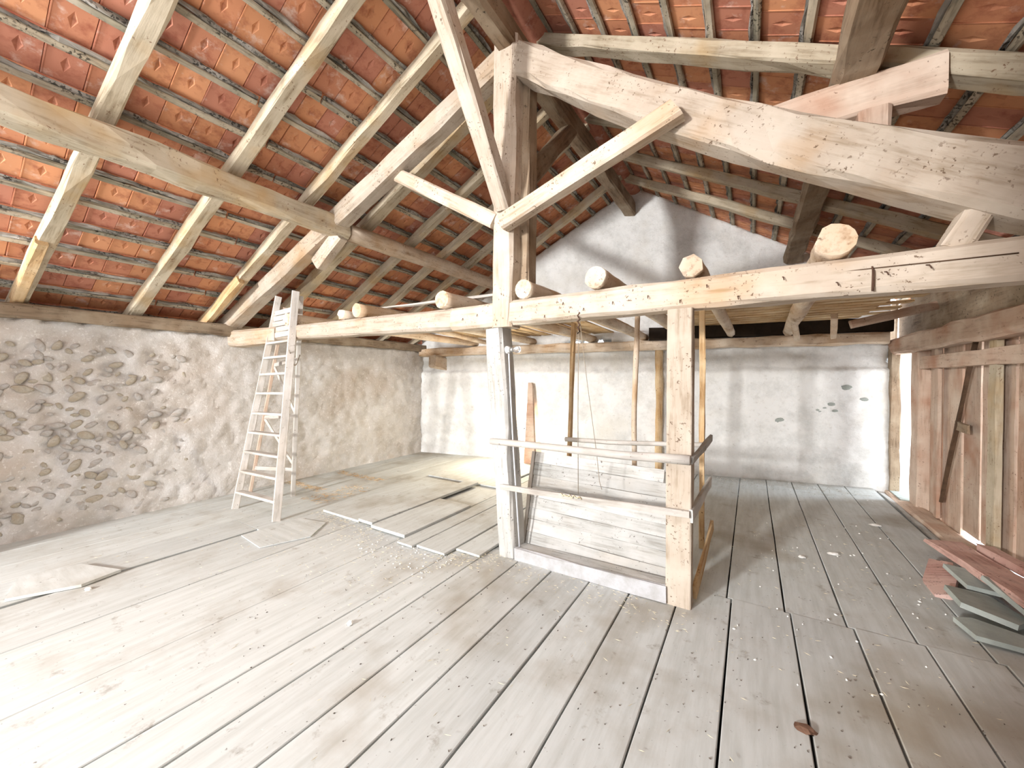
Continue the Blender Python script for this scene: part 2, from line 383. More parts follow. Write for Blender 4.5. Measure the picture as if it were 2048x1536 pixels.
# ---------------------------------------------------------------- floor
fl = prism('floor', [(-4.4, -6.9), (3.47, -6.9), (3.47, 4.9), (-4.4, 4.0)], -.45, .12, M['under'])
tag(fl, 'wide dusty floorboards', kind='structure')
def board(name, x0, x1, y0, y1, zt, th, m, parent, seed=0, x0b=None, x1b=None, warp=.003, seg=8):
    """floorboard running along y; local x is its length."""
    x0b = x0 if x0b is None else x0b; x1b = x1 if x1b is None else x1b
    F = Matrix.Translation((0, y0, 0)) @ Matrix.Rotation(math.pi / 2, 4, 'Z'); vs = []; fs = []; L = y1 - y0
    F = Matrix(((0, -1, 0, x0), (1, 0, 0, y0), (0, 0, 1, 0), (0, 0, 0, 1)))
    for i in range(seg + 1):
        t = i / seg; xa = x0 + (x0b - x0) * t; xb = x1 + (x1b - x1) * t
        j = .0035 * noise.noise(Vector((i * 1.7, seed * 2.3, 0))); j2 = .0035 * noise.noise(Vector((i * 1.7, seed * 2.3, 5)))
        dz = warp * noise.noise(Vector((t * L * .8, seed * 1.9, 2)))
        c = .004
        for xx, zz in ((xa + j, zt - th), (xa + j, zt - c + dz), (xa + c + j, zt + dz), (xb - c + j2, zt + dz), (xb + j2, zt - c + dz), (xb + j2, zt - th)):
            vs.append((L * t, -(xx - x0), zz))
    for i in range(seg):
        for k in range(6):
            a = i * 6 + k; b = i * 6 + (k + 1) % 6; fs.append((a, a + 6, b + 6, b))
    fs.append(tuple(range(6))); fs.append(tuple(seg * 6 + k for k in range(5, -1, -1)))
    me = bpy.data.meshes.new(name); me.from_pydata(vs, [], fs); me.update()
    return link(name, me, m, parent, F)
g = .005
E = [-4.35, -3.95, -3.5, -3.05, -2.52, -1.80, -1.07, -.43, -.15, .18, .50, .83, 1.14, 1.46, 1.79, 2.14, 2.47, 2.80, 3.12, 3.46]
for i in range(len(E) - 1):
    x0, x1 = E[i], E[i + 1]; mid = (x0 + x1) / 2
    gg = g if x0 > -.6 else .0035
    if mid < -2.0:
        ge = .045 if E[i + 1] == -2.52 else gg
        board('floorboard', x0 + gg, x1 - ge, -6.8, -1.0 if E[i + 1] == -2.52 else 3.5, 0, .035, M['floor'], fl, seed=i, seg=16)
        if E[i + 1] == -2.52: board('floorboard', x0 + gg, x1 - gg, -.995, 3.5, 0, .035, M['floor'], fl, seed=i + 50, seg=10)
    else:
        seam = -.30 + .12 * max(0, min(4.5, mid + .3)) + (0 if mid < 1.5 else 0)
        seam = {0: -.05}.get(0) if mid < 1.4 else .18 + .05 * (mid - 1.6)
        board('floorboard', x0 + gg, x1 - gg, -6.8, seam, 0, .035, M['floor'], fl, seed=i, seg=14)
        board('floorboard', x0 + gg - (.03 if mid > 1.4 else 0), x1 - gg - (.03 if mid > 1.4 else 0), seam + .004, fy(mid) + .1, -.004, .035, M['floor'], fl, seed=i + 100, seg=12)
# second layer of loose planks lying on the floor left of the king post's foot
for i, (x0, x1, y0, y1, zt, th, lb) in enumerate([
    (-2.45, -1.78, -.32, 1.45, .028, .026, 'wide loose floor plank beside the ladder, straw along its near end'),
    (-1.77, -1.54, -.33, 1.55, .055, .030, 'narrow loose floor plank with a raised dark edge, left of the short plank'),
    (-1.52, -1.01, -.36, .70, .045, .030, 'short pale loose plank sticking up between longer planks on the floor'),
    (-1.20, -.80, -.46, 2.9, .022, .018, 'long loose floor plank under the right edge of the short pale plank'),
    (-.78, -.43, -.42, 3.1, .026, .022, 'long loose floor plank, second left of the split post foot'),
    (-.41, -.14, -.28, 3.2, .024, .02, 'long loose floor plank against the left side of the post foot'),
    (-2.6, -1.25, 1.60, 3.05, .020, .018, 'large pale floor sheet in the far left corner lit by the low window')]):
    if x0 == -1.20: x0 = -1.00; 
    tag(board('loose_plank', x0, x1, y0, y1, zt + .004, th, M['floor'], None, seed=i + 200, warp=.004), lb, 'plank')
tag(prism('loose_board', [(-3.02, -2.52), (-2.62, -2.62), (-2.44, -2.28), (-2.50, -2.05), (-2.92, -2.20)], .006, .022, M['floor'], tilt=(.008, .004)), 'short cut board lying over the wide floor gap at far left', 'board')
tag(prism('loose_board', [(-2.48, -1.18), (-2.02, -1.22), (-1.86, -.82), (-2.08, -.52), (-2.44, -.60)], .004, .010, M['floor']), 'thin square of board on the floor in front of the step ladder', 'board')
# dark gap board edge at the left wall foot and straw line
# ---------------------------------------------------------------- ceiling: tiles and battens
def tile_mesh():
    w, L = .204, .372
    a = w / 2 - .0015; vs = []; fs = []
    def add(p): vs.append(p); return len(vs) - 1
    c = [add((-a, -.02, 0)), add((a, -.02, 0)), add((a, L - .02, 0)), add((-a, L - .02, 0))]
    my = .165; d = [add((-.024, my, 0)), add((0, my + .064, 0)), add((.024, my, 0)), add((0, my - .064, 0))]; ap = add((0, my, .019))
    # underside around the lozenge (faces look to -z)
    fs += [(c[0], d[3], c[1]), (c[0], d[0], d[3]), (c[0], c[3], d[0]), (c[3], d[1], d[0]), (c[3], c[2], d[1]), (c[2], d[2], d[1]), (c[2], c[1], d[2]), (c[1], d[3], d[2])]
    fs += [(d[i], d[(i + 1) % 4], ap) for i in range(4)]
    t = [add((x, y, .022)) for x, y in ((-a, -.02), (a + .02, -.02), (a + .02, L - .02), (-a, L - .02))]
    m_ = [add((a, -.02, .012)), add((a, L - .02, .012)), add((a + .02, -.02, .012)), add((a + .02, L - .02, .012))]
    fs += [(t[0], t[1], t[2], t[3]), (c[3], c[0], t[0], t[3]), (c[1], c[2], m_[1], m_[0]), (m_[0], m_[1], m_[3], m_[2]), (m_[2], m_[3], t[2], t[1])]
    fs += [(c[0], c[1], m_[0], m_[2], t[1], t[0]), (c[2], c[3], t[3], t[2], m_[3], m_[1])]
    def box(x0, x1, y0, y1, z0, z1):
        b = len(vs); vs.extend([(x, y, z) for z in (z0, z1) for x, y in ((x0, y0), (x1, y0), (x1, y1), (x0, y1))])
        fs.extend([tuple(b + q for q in f) for f in ((3, 2, 1, 0), (4, 5, 6, 7), (0, 1, 5, 4), (1, 2, 6, 5), (2, 3, 7, 6), (3, 0, 4, 7))])
    box(-a + .002, -a + .008, .03, L - .03, -.004, .002)          # side rib
    return vs, fs
TV, TF = tile_mesh()
tmesh = bpy.data.meshes.new('tile'); tmesh.from_pydata(TV, [], TF); tmesh.update(); tmesh.materials.append(M['tile'])
PITCH_T, TW, Y0 = .325, .206, -6.6
def in_view(p):
    d = p - CAM; x = d.x * math.cos(YAW) + d.y * math.sin(YAW); z = -d.x * math.sin(YAW) + d.y * math.cos(YAW)
    return z > .3 and abs(x / z) < 1.45 and d.z / z < 1.15
def slope(side, rows, ylast, label, nrow0=.12):
    root = empty('ceiling', (0, 0, RZ), label, kind='structure')
    t = TL if side < 0 else TR; ang = math.atan(t)
    d = Vector((side * math.cos(ang), 0, -math.sin(ang))); n = Vector((side * math.sin(ang), 0, math.cos(ang)))
    xa = d.cross(n)                                                 # along the eaves
    o0 = Vector((RX, 0, RZ + .155 / math.cos(ang)))
    cells = []
    for r in range(rows):
        s = nrow0 + r * PITCH_T
        # batten under the head of this row
        for (ya, yb) in ((Y0, -1.35 + .2 * (r % 3)), (-1.33 + .2 * (r % 3), ylast)):
            pb = o0 + d * (s + .025) - n * .022
            timber('batten', (pb.x, ya, pb.z), (pb.x, yb, pb.z), .042 + .006 * (r % 2), .028, M['batten'], root, up=tuple(n), rough=.005, seed=r * 2 + (ya > -4), ch=.2, seg=12)
            pm_ = o0 + d * (s - .012) - n * .010
            timber('mortar_strip', (pm_.x, ya, pm_.z), (pm_.x, yb, pm_.z), .030, .024, M['grime'], root, up=tuple(n), rough=.011, seed=r * 2 + 90 + (ya > -4), ch=.3, seg=60)
        off = .5 * TW * 0 + .01 * math.sin(r * 2.1)
        k = 0
        while Y0 + k * TW + off < ylast - .05:
            y = Y0 + (k + .5) * TW + off; k += 1
            R = Matrix(((xa.x, d.x, n.x, 0), (xa.y, d.y, n.y, 0), (xa.z, d.z, n.z, 0), (0, 0, 0, 1)))
            pos = o0 + d * s + Vector((0, y, 0))
            rr = random.Random(int(r * 1000 + k + (7 if side > 0 else 0)))
            mw = Matrix.Translation(pos) @ R @ Matrix.Rotation(math.radians(4.6 + rr.uniform(-.6, .8)), 4, 'X') @ Matrix.Rotation(rr.uniform(-.012, .012), 4, 'Z')
            mid = pos + d * .16
            if side > 0 and .45 < mid.x < 1.65 and -3.5 < mid.y < -2.15: continue      # opening added for the fill light, behind the viewer
            cells.append((0 if in_view(mid) else 1, (mid - CAM).length, mw))
    cells.sort(key=lambda c: (c[0], c[1]))
    for c in cells[:298]: link('tile', tmesh, None, root, c[2])
    vs = []; fs = []
    for c in cells[298:]:
        b = len(vs); vs += [tuple(c[2] @ Vector(v_)) for v_ in TV]; fs += [tuple(b + q for q in f) for f in TF]
    me = bpy.data.meshes.new('remaining_tiles'); me.from_pydata(vs, [], fs); me.update()
    tag(link('remaining_tiles', me, M['tile'], root, Matrix()), kind='stuff')
    return root
slope(-1, 17, 4.3, 'left slope of the red tiled roof seen from below', .14)
slope(1, 15, 5.4, 'right slope of the red tiled roof seen from below', .14)
rt = pole('ridge_capping', [(RX, -6.6, RZ + .14), (RX, 4.6, RZ + .14)], .13, .13, M['tile'], sides=14)
tag(rt, 'red clay ridge capping over the top of the roof', 'roof ridge')

rw = empty('added_roof_opening', (1.05, -2.83, zr(1.05) + .16), 'added roof opening for the fill light, behind the viewer', kind='structure')  # made-up frame and opening for the added fill lamp
for ya, yb, xa_, xb_ in ((-3.52, -3.52, .42, 1.68), (-2.14, -2.14, .42, 1.68), (-3.52, -2.14, .42, .42), (-3.52, -2.14, 1.68, 1.68)):
    timber('frame_bar', (xa_, ya, zr(xa_) + .17), (xb_, yb, zr(xb_) + .17), .05, .10, M['rafter'], rw, seed=150)
# ---------------------------------------------------------------- rafters
def rafterL(i, yr, w, label, m='rafter', xe=-4.45, skew=.45, h=.11):
    p0 = (RX - .03, yr, zl(RX - .03) + .06); p1 = (xe, yr - skew, zl(xe) + .06)
    return tag(timber('rafter', p0, p1, w, h, M[m], seed=i + 31, rough=.010, ch=.12), label, 'rafter', 'rafters of the left roof slope')
RL = [(-1.93, .12, 'thick rafter of the left slope rising through the top left corner of the photo'),
 (-1.08, .12, 'rafter of the left slope midway between the top left corner and the roof truss'),
 (-.36, .115, 'rafter of the left slope next to the near side of the roof truss'),
 (.42, .16, 'dark rafter of the left slope just beyond the roof truss'),
 (1.12, .11, 'second rafter of the left slope beyond the roof truss'),
 (1.78, .11, 'third rafter of the left slope beyond the roof truss'),
 (2.42, .10, 'fourth rafter of the left slope beyond the roof truss'),
 (3.25, .12, 'last rafter of the left slope, running up along the far gable wall')]
for i, (y, w, lb) in enumerate(RL): rafterL(i, y, w, lb, skew=.45 if y < 1 else .35)
# doubling pieces nailed to rafter feet
for i, (y, lb) in enumerate(((-2.36, 'short yellowish timber doubled beside the foot of the rafter at the left edge'), (-.80, 'short yellowish timber doubled beside the foot of the rafter nearest the ladder'))):
    tag(timber('rafter_sister', (-3.45, y + .04, zl(-3.45) + .0), (-4.35, y - .03, zl(-4.35) + .02), .08, .10, M['lath'], seed=90 + i, rough=.008), lb, 'rafter')
for i, (y, w, lb) in enumerate([(-1.05, .14, 'rafter of the right slope overhead, just outside the top of the photo'),
   (.30, .16, 'nearest rafter of the right slope, level beam at the top right above the truss'),
   (1.55, .12, 'second rafter of the right slope, just above the principal timber'),
   (2.45, .13, 'third rafter of the right slope, seen below the curved principal'),
   (3.30, .12, 'last rafter of the right slope, running down along the far gable wall')]):
    if y < 0: continue
    p0 = (RX + .03, y + .1, zr(RX) + .05); p1 = (4.1, y - .28, zr(4.1) + .05)
    tag(timber('rafter', p0, p1, w, .11, M['rafter'], seed=i + 51, rough=.010), lb, 'rafter', 'rafters of the right roof slope')
timber_ = timber('ridge_beam', (.05, -6.5, 4.63), (.05, 3.95, 4.63), .17, .24, M['old'], seed=60, rough=.012)
tag(timber_, 'dark ridge beam running along the top of the roof', 'beam')

# purlins
pl = timber('purlin', (-2.22, -6.5, 3.37), (-2.20, -.18, 3.37), .20, .22, M['rafter'], seed=61, rough=.014, ch=.16)
tag(pl, 'thick pale squared purlin crossing the left slope in front of the truss', 'beam')
tag(pole('purlin', [(-2.20, -.15, 3.35), (-2.18, 1.5, 3.36), (-2.2, 3.5, 3.36)], .105, .10, M['log'], seed=2, rough=.05), 'round log purlin of the left slope running from the truss to the gable wall', 'beam')
tag(timber('purlin', (2.41, -3.5, 3.462), (2.43, 4.3, 3.45), .22, .14, M['old'], seed=62, rough=.014, ch=.16), 'heavy purlin of the right slope passing over the curved principal', 'beam')

# ---------------------------------------------------------------- roof truss
# tie beam: left arm runs slightly back to the wall, bent at the king post
def tb(t):
    return (0, 0)
tie = timber('tie_beam', (-.6, -.04, 2.19), (3.45, 0, 2.195), .20, .215, M['beam'], seed=63, rough=.007)
tie.name = 'tie_beam'
tag(tie, 'long pale tie beam crossing the loft at head height on the two posts', 'beam')
timber('end_piece', (-.6, -.04, 2.19), (-3.28, -.36, 2.185), .195, .208, M['beam'], tie, w1=.17, h1=.165, seed=64, rough=.005)
timber('wall_end', (-3.28, -.36, 2.17), (-4.35, -.50, 2.16), .20, .19, M['beam'], tie, w1=.24, h1=.24, seed=65, rough=.01)
crack = [( .8 + i * .22, -.107 - .002, 2.175 + .02 * math.sin(i * .35) + .0045 * i) for i in range(11)]
tube('drying_crack', [(x, y, z) for x, y, z in crack], .0035, M['bark'], tie)
for i in range(16):
    x = -.45 + i * .21 + .04 * math.sin(i * 5); z = 2.19 + .05 * math.sin(i * 2.7)
    tube('nail', [(x, -.06 if x < -.5 else -.10, z), (x + .004, -.135, z - .008), (x + .008, -.15, z - .03)], .003, M['iron'], tie)
tag(pole('iron_hook', [(2.47, -.11, 2.23), (2.47, -.135, 2.2), (2.47, -.13, 2.09)], .004, .006, M['iron']), 'dark iron spike hanging on the face of the tie beam right of the square post', 'hook')

kp = timber('king_post', (-.005, -.05, 2.065), (.03, -.03, 4.62), .21, .19, M['beam'], up=(0, 1, 0), seed=66, rough=.008, w1=.25, h1=.24)
tag(kp, 'upper king post rising from the tie beam to the ridge', 'post')
tag(timber('king_post_backing', (.15, .06, 2.32), (.15, .08, 4.35), .11, .16, M['old'], up=(0, 1, 0), seed=68, rough=.012), 'dark rough timber fixed behind the right side of the king post', 'post')
lp = timber('split_post', (.045, -.03, .0), (-.10, -.03, 2.06), .19, .20, M['grey'], up=(0, 1, 0), seed=67, rough=.010, w1=.19)
tag(lp, 'leaning grey post under the king post with a bulb and cable on it', 'post')
sp_ = timber('square_post', (1.475, -.06, 0), (1.475, -.06, 2.09), .165, .13, M['beam'], up=(0, 1, 0), seed=69, rough=.003, ch=.05)
tag(sp_, 'smooth pale square post with crisp edges under the tie beam', 'post')

prL = timber('left_principal', (-4.34, -.56, 2.33), (-.02, -.02, 4.52), .20, .20, M['beam'], seed=70, rough=.009, ends=(-.6, 0))
tag(prL, 'long straight pale principal of the truss from the left wall up to the king post', 'beam')
def bendR(t): return (.0, -.10 * t + .30 * t * (1 - t) * .55)
prR = timber('right_principal', (.14, -.05, 4.42), (3.30, -.02, 2.42), .20, .25, M['beam'], w1=.24, h1=.34, bend=lambda t: (0, -.42 * t * (1 - t) + 0.0), seed=71, rough=.013, seg=16)
tag(prR, 'thick crooked pale principal of the truss sloping down to the right', 'beam')
tag(timber('gusset_block', (-2.55, -.30, 2.98), (-2.17, -.26, 3.28), .13, .17, M['beam'], seed=72), 'small pale block wedged under the left purlin beside the principal', 'block')
tag(timber('truss_brace', (-1.52, -.13, 3.90), (-.08, -.10, 3.03), .12, .135, M['beam'], seed=73, rough=.006), 'short pale brace from the left principal down to the king post', 'brace')
tag(timber('truss_brace', (.06, -.20, 2.955), (1.47, -.22, 3.40), .12, .14, M['beam'], seed=74, rough=.005, ends=(0, -.3)), 'pale brace from the king post up to the crooked right principal, underside yellowed', 'brace')
tag(timber('ridge_brace', (.03, -.13, 3.12), (.03, -1.15, 4.52), .145, .14, M['beam'], seed=75, rough=.007, up=(0, 1, 0)), 'long pale brace leaning from the king post towards the viewer up to the ridge', 'brace')
tag(timber('ridge_brace', (.06, .12, 3.42), (.06, 1.25, 4.56), .13, .16, M['old'], seed=76, rough=.009, up=(0, 1, 0)), 'dark brace behind the king post up to the ridge beam', 'brace')
tag(timber('purlin_support', (1.85, .13, 3.285), (2.80, .11, 3.285), .15, .22, M['brown'], seed=77, rough=.010, h1=.235), 'short stub beam on the right principal with its sawn end free, carrying the purlin', 'beam')
tag(timber('purlin_post', (2.50, .12, 2.86), (2.50, .12, 3.18), .14, .21, M['brown'], up=(0, 1, 0), seed=79, rough=.008), 'short cracked upright block between the right principal and the stub beam', 'post')
tag(timber('principal_strut', (2.80, -.02, 2.28), (2.93, -.02, 2.55), .14, .12, M['beam'], seed=78), 'short strut between tie beam and the foot of the crooked principal', 'brace')

# ---------------------------------------------------------------- log joists resting on the tie beam
LG = [(-3.02, -.44, .075, 2.345, 'leftmost round log joist on the tie beam beside the ladder'),
 (-2.02, -.34, .062, 2.345, 'thin rough log joist end, hidden behind the second log'),
 (-1.80, -.32, .078, 2.36, 'round log joist on the tie beam, second pale end right of the ladder'),
 (-.66, -.20, .085, 2.375, 'round log joist on the tie beam just left of the king post'),
 (.225, -.14, .082, 2.38, 'round log joist on the tie beam just right of the king post'),
 (.87, -.14, .085, 2.39, 'round log joist with a clean round end, midway between king post and square post'),
 (1.545, -.12, .078, 2.375, 'faceted log joist end above the square post'),
 (2.31, -.13, .095, 2.405, 'thick knobbly log joist end on the tie beam at right')]
for i, (x, y, r, z, lb) in enumerate(LG):
    if x < -1.9 and x > -2.5: continue
    ye = fy(x + .1) + .1
    o = pole('log_joist', [(x, y, z), (x + .03, y + 1.2, z + .01), (x + .08, ye, 2.33)], r, r * .8, M['log'], sides=14 if i != 6 else 7, seed=i * 3, rough=.09 if i in (7,) else .05)
    tag(o, lb, 'log', 'log joists resting on the tie beam')
tag(pole('log_joist', [(-2.05, -.34, 2.335), (-2.2, 1.2, 2.36), (-2.6, 3.2, 2.33)], .055, .04, M['log'], seed=44, rough=.2), 'thin crooked log joist touching the left side of the second round log', 'log', 'log joists resting on the tie beam')
tag(timber('lath', (-2.35, .10, 2.46), (-.30, .35, 2.49), .05, .02, M['ladder'], seed=80), 'thin white lath lying across the logs above the tie beam', 'lath')
# poles and laths of the half open loft deck behind the tie beam
rd = random.Random(5)
WH = ['leftmost', 'second', 'third', 'fourth', 'fifth', 'sixth', 'seventh', 'eighth', 'ninth', 'tenth', 'eleventh', 'twelfth', 'thirteenth', 'fourteenth', 'fifteenth', 'sixteenth', 'seventeenth', 'eighteenth', 'nineteenth', 'twentieth']
for i in range(15):
    x = -3.0 + i * .225; x1 = x + rd.uniform(-.02, .05)
    ys_ = 1.15 + rd.uniform(-.15, .1) if x < 0 else 1.7
    o = timber('deck_board', (x, ys_, 2.485), (x1, fy(x1) - .02, 2.45), rd.uniform(.15, .205), .02, M['lath'], seed=i + 260, rough=.006, ch=.2)
    tag(o, WH[i] + ' of the loft deck boards running away from the viewer over the tie beam', 'board', 'lengthwise boards of the loft deck')
for i in range(16):
    y = .92 + i * .215
    if y > fy(3.0) - .15: continue
    o = timber('deck_board', (.75 + .15 * (i % 3), y, 2.485), (3.45 - .25 * (i % 2), y + .05, 2.485), .16, .022, M['lath'], seed=i + 300, rough=.004)
    tag(o, ('nearest' if i == 0 else WH[i] + ' nearest') + ' of the warm brown loft boards lying crosswise behind the square post', 'board', 'crosswise boards of the loft deck')
for i, (x, y, lb) in enumerate(((-.75, 1.9, 'bark board on the loft deck left of the split post'), (.25, 1.7, 'dark bark board on the loft deck between the posts'))):
    tag(timber('bark_board', (x, y, 2.47), (x + .9, y + .3, 2.47), .16, .02, M['old'], seed=i + 320), lb, 'board')
# far support beam on the gable wall
tag(timber('wall_beam', (-4.2, 3.02, 2.17), (3.55, 4.50, 2.19), .15, .16, M['log'], seed=82, rough=.014), 'rough timber carried along the far wall under the log joists', 'beam')
tag(timber('wall_beam', (.4, 3.86, 2.37), (3.6, 4.52, 2.38), .12, .20, M['under'], seed=97, rough=.012), 'added dark strip standing in for the shaded hole above the far wall beam, right of the square post', 'beam')  # shade of the dark hole put in as a near-black strip
tag(timber('wall_bracket', (-3.75, 3.28, 1.93), (-3.75, 2.9, 1.97), .20, .26, M['log'], seed=83, rough=.02), 'rough timber end block in the far left corner under the wall beam', 'block')
for i, (x, lb) in enumerate(((2.35, 'short pale lath end hanging under the deck boards, left of the two'), (2.75, 'short pale lath end hanging under the deck boards near the right opening'))):
    tag(timber('short_brace', (x, 3.0, 2.36), (x + .1, 3.75, 2.18), .07, .07, M['log'], seed=84 + i), lb, 'lath')
tag(timber('corner_brace', (2.95, 3.3, 2.28), (3.72, 3.4, 2.46), .09, .10, M['brown'], seed=87), 'slanting brown brace in the upper right corner beside the bright chink', 'brace')

# ---------------------------------------------------------------- railing round the floor hatch
rg = empty('hatch_railing', (.75, .4, 0), 'rustic pole railing around the floor hatch between the two posts', 'railing')
pole('rail', [(-.10, -.16, 1.035), (.5, -.17, 1.04), (1.1, -.17, 1.035), (1.555, -.17, 1.05)], .028, .034, M['ladder'], rg, seed=7, rough=.08)
pole('rail', [(.14, .95, .925), (.7, .96, .935), (1.56, .95, .99)], .026, .022, M['ladder'], rg, seed=8, rough=.08)
timber('rail', (.0, -.155, .635), (1.55, -.155, .675), .022, .045, M['ladder'], rg, seed=85)
timber('rail', (1.56, -.14, 1.04), (1.59, 1.02, 1.05), .022, .055, M['grey'], rg, seed=86)
timber('rail', (1.56, -.14, .66), (1.58, 1.02, .64), .022, .09, M['grey'], rg, seed=87)
timber('rail', (1.57, -.02, .08), (1.60, 1.0, .24), .022, .10, M['lath'], rg, seed=88)
timber('post', (1.515, 1.0, 0), (1.51, 1.0, 2.33), .045, .035, M['lath'], rg, up=(0, 1, 0), seed=89)
timber('post', (.13, 1.02, .0), (.215, 1.0, 2.22), .042, .05, M['lath'], rg, up=(0, 1, 0), seed=90)
pole('post', [(.86, 1.15, 0), (.85, 1.12, 1.2), (.88, 1.14, 2.32)], .026, .028, M['log'], rg, seed=9, rough=.08)
hp = empty('hatch_cover', (.75, .1, 0), 'grey boarded hatch lid standing upright between the two posts', 'hatch')
B0, B1 = Vector((.14, .06, .06)), Vector((.10, .34, .87))
hs = [0, .135, .27, .385, .50, .61, .735, .875, 1.0]
for i in range(8):
    a = B0.lerp(B1, hs[i]); b = B0.lerp(B1, hs[i + 1]); c = (a + b) / 2; hgt = (b - a).length
    timber('plank', (c.x, c.y + .003 * (i % 2), c.z + .01), (1.37 if i < 7 else 1.30, c.y + .003 * (i % 2), c.z - .02), .022, hgt - .002, M['grey'], hp, up=tuple((B1 - B0).normalized()), seed=i + 330, rough=.0025, ch=.1, seg=6)
timber('edge_strip', (.115, .055, .03), (.075, .34, .88), .03, .045, M['ladder'], hp, up=(0, 1, 0), seed=92)
timber('back_batten', (.70, .10, .05), (.70, .375, .84), .08, .02, M['grey'], hp, up=(0, 1, 0), seed=93)
kb = timber('kick_board', (.135, -.12, .045), (1.40, -.13, .07), .03, .115, M['white'], seed=94, rough=.006)
tag(kb, 'whitewashed low board on edge at the foot of the hatch lid', 'board')
tag(timber('hatch_ledge', (.13, -.03, .07), (1.40, -.04, .09), .14, .05, M['grey'], seed=95), 'flat grey timber lying behind the whitewashed low board', 'board')
# strings
tag(tube('string', [(.725, -.115, 2.08), (.73, -.13, 1.7), (.728, -.13, 1.3), (.732, -.13, .68)], .0028, M['cord']), 'thin knotted string hanging straight from the tie beam', 'string')
tag(tube('string', [(.735, -.115, 2.08), (.79, -.10, 1.6), (.86, -.06, 1.0), (.88, -.05, .78), (.90, -.05, .72)], .0024, M['cord']), 'thin string hanging askew to the right of the straight one', 'string')
hk = tube('rope_tangle', [(.73 + .012 * math.sin(i * 2.1), -.125 + .006 * math.cos(i * 3), 2.14 - i * .016) for i in range(12)], .006, M['iron'])
tag(hk, 'rusty hook with old cord on the tie beam above the strings', 'hook')
tw = [(.60 + i * .016, -.18 + .012 * math.sin(i * 1.9), .665 + .012 * math.cos(i * 2.6)) for i in range(12)]
tag(tube('twine_knot', tw, .005, M['straw']), 'pale twine knotted round the lower rail', 'twine')
# stake against the far wall, brown pole
st = prism('stake', [(-.09, 0), (.14, 0), (.125, .35), (.06, 1.0), (.01, 1.55), (-.01, 1.62), (-.085, 1.62), (-.09, 1.0)], 0, .06, M['brown'])
st.matrix_basis = Matrix.Translation((-1.66, 3.42, .80)) @ Matrix.Rotation(math.radians(84), 4, 'X')
tag(st, 'tapered sawn plank leaning on the far wall beside the low window', 'plank')
tag(pole('pole', [(.55, 3.92, 0), (.56, 3.93, 1.2), (.55, 3.95, 2.1)], .055, .06, M['lath'], seed=12, rough=.2), 'knotty brown pole standing against the far wall behind the square post', 'pole')

# bulb with socket and cable
bl = empty('light_bulb', (.02, -.03, 1.86), 'bare unlit bulb in a white socket fixed to the side of the split post', 'bulb')
mwb = Matrix.Translation((-.005, -.06, 1.865)) @ Matrix.Rotation(math.radians(90), 4, 'Y')
lathe('base', [(0, 0), (.036, 0), (.036, .03), (.028, .034), (.026, .05), (0, .05)], M['porcelain'], bl, mwb)
lathe('socket', [(0, .05), (.022, .05), (.023, .075), (.019, .085), (0, .085)], M['metal'], bl, mwb)
lathe('glass', [(.015, .083), (.018, .09), (.028, .105), (.032, .122), (.029, .14), (.018, .153), (0, .158)], M['glass'], bl, mwb)
tag(tube('cable', [(.035, -.07, 1.83), (.055, -.075, 1.5), (.09, -.078, .95), (.155, -.08, .1)], .007, M['conduit']), 'white cable running down the right side of the split post', 'cable')

# ---------------------------------------------------------------- step ladder
ld = empty('step_ladder', (-3.1, -.5, 0), 'tall whitened wooden step ladder tapering to the top, against the left wall', 'ladder')
R0, R1 = Vector((-2.61, -.78, 0)), Vector((-2.96, -.35, 2.70)); L0, L1 = Vector((-3.48, -.83, 0)), Vector((-3.37, -.35, 2.68))
timber('rail', R0, R1, .035, .085, M['ladder'], ld, up=(.3, 1, 0), seed=101, rough=.002)
timber('rail', L0, L1, .035, .075, M['ladder'], ld, up=(.3, 1, 0), seed=102, rough=.002)
def onr(z): return R0.lerp(R1, z / 2.7), L0.lerp(L1, z / 2.7)
for i, z in enumerate((.21, .46, .70, .94, 1.18, 1.43, 1.67, 1.88, 2.07)):
    a, b = onr(z); timber('step', b, a, .085, .028 if i > 2 else .03, M['ladder'], ld, seed=110 + i, rough=.001)
for i in range(5):
    a, b = onr(2.17 + i * .075); timber('slat', b, a, .022, .062, M['ladder'], ld, seed=125 + i, rough=.001)
Q0, Q1 = Vector((-3.40, -.17, 0)), Vector((-2.99, -.27, 2.66)); P0, P1 = Vector((-4.08, -.40, 0)), Vector((-3.36, -.28, 2.55))
timber('rear_leg', Q0, Q1, .045, .055, M['ladder'], ld, up=(.3, 1, 0), seed=103, rough=.002)
timber('rear_leg', P0, P1, .03, .04, M['brown'], ld, up=(.3, 1, 0), seed=104, rough=.002)
for i, t in enumerate((.14, .42, .70)):
    timber('crosspiece', P0.lerp(P1, t), Q0.lerp(Q1, t), .02, .05, M['ladder'], ld, seed=130 + i, rough=.001)
timber('cross_brace', P0.lerp(P1, .70), Q0.lerp(Q1, .42), .015, .035, M['ladder'], ld, seed=134, rough=.001)
timber('cross_brace', P0.lerp(P1, .42), Q0.lerp(Q1, .16), .015, .035, M['ladder'], ld, seed=135, rough=.001)
rpts = []
a = R0.lerp(R1, .70); b = Q0.lerp(Q1, .70)
for i in range(9):
    t = i / 8; p = (a + Vector((.03, -.03, .06))).lerp(b + Vector((.03, 0, .05)), t); rpts.append((p.x, p.y, p.z - .16 * math.sin(t * math.pi)))
tube('safety_cord', rpts, .006, M['cord'], ld)

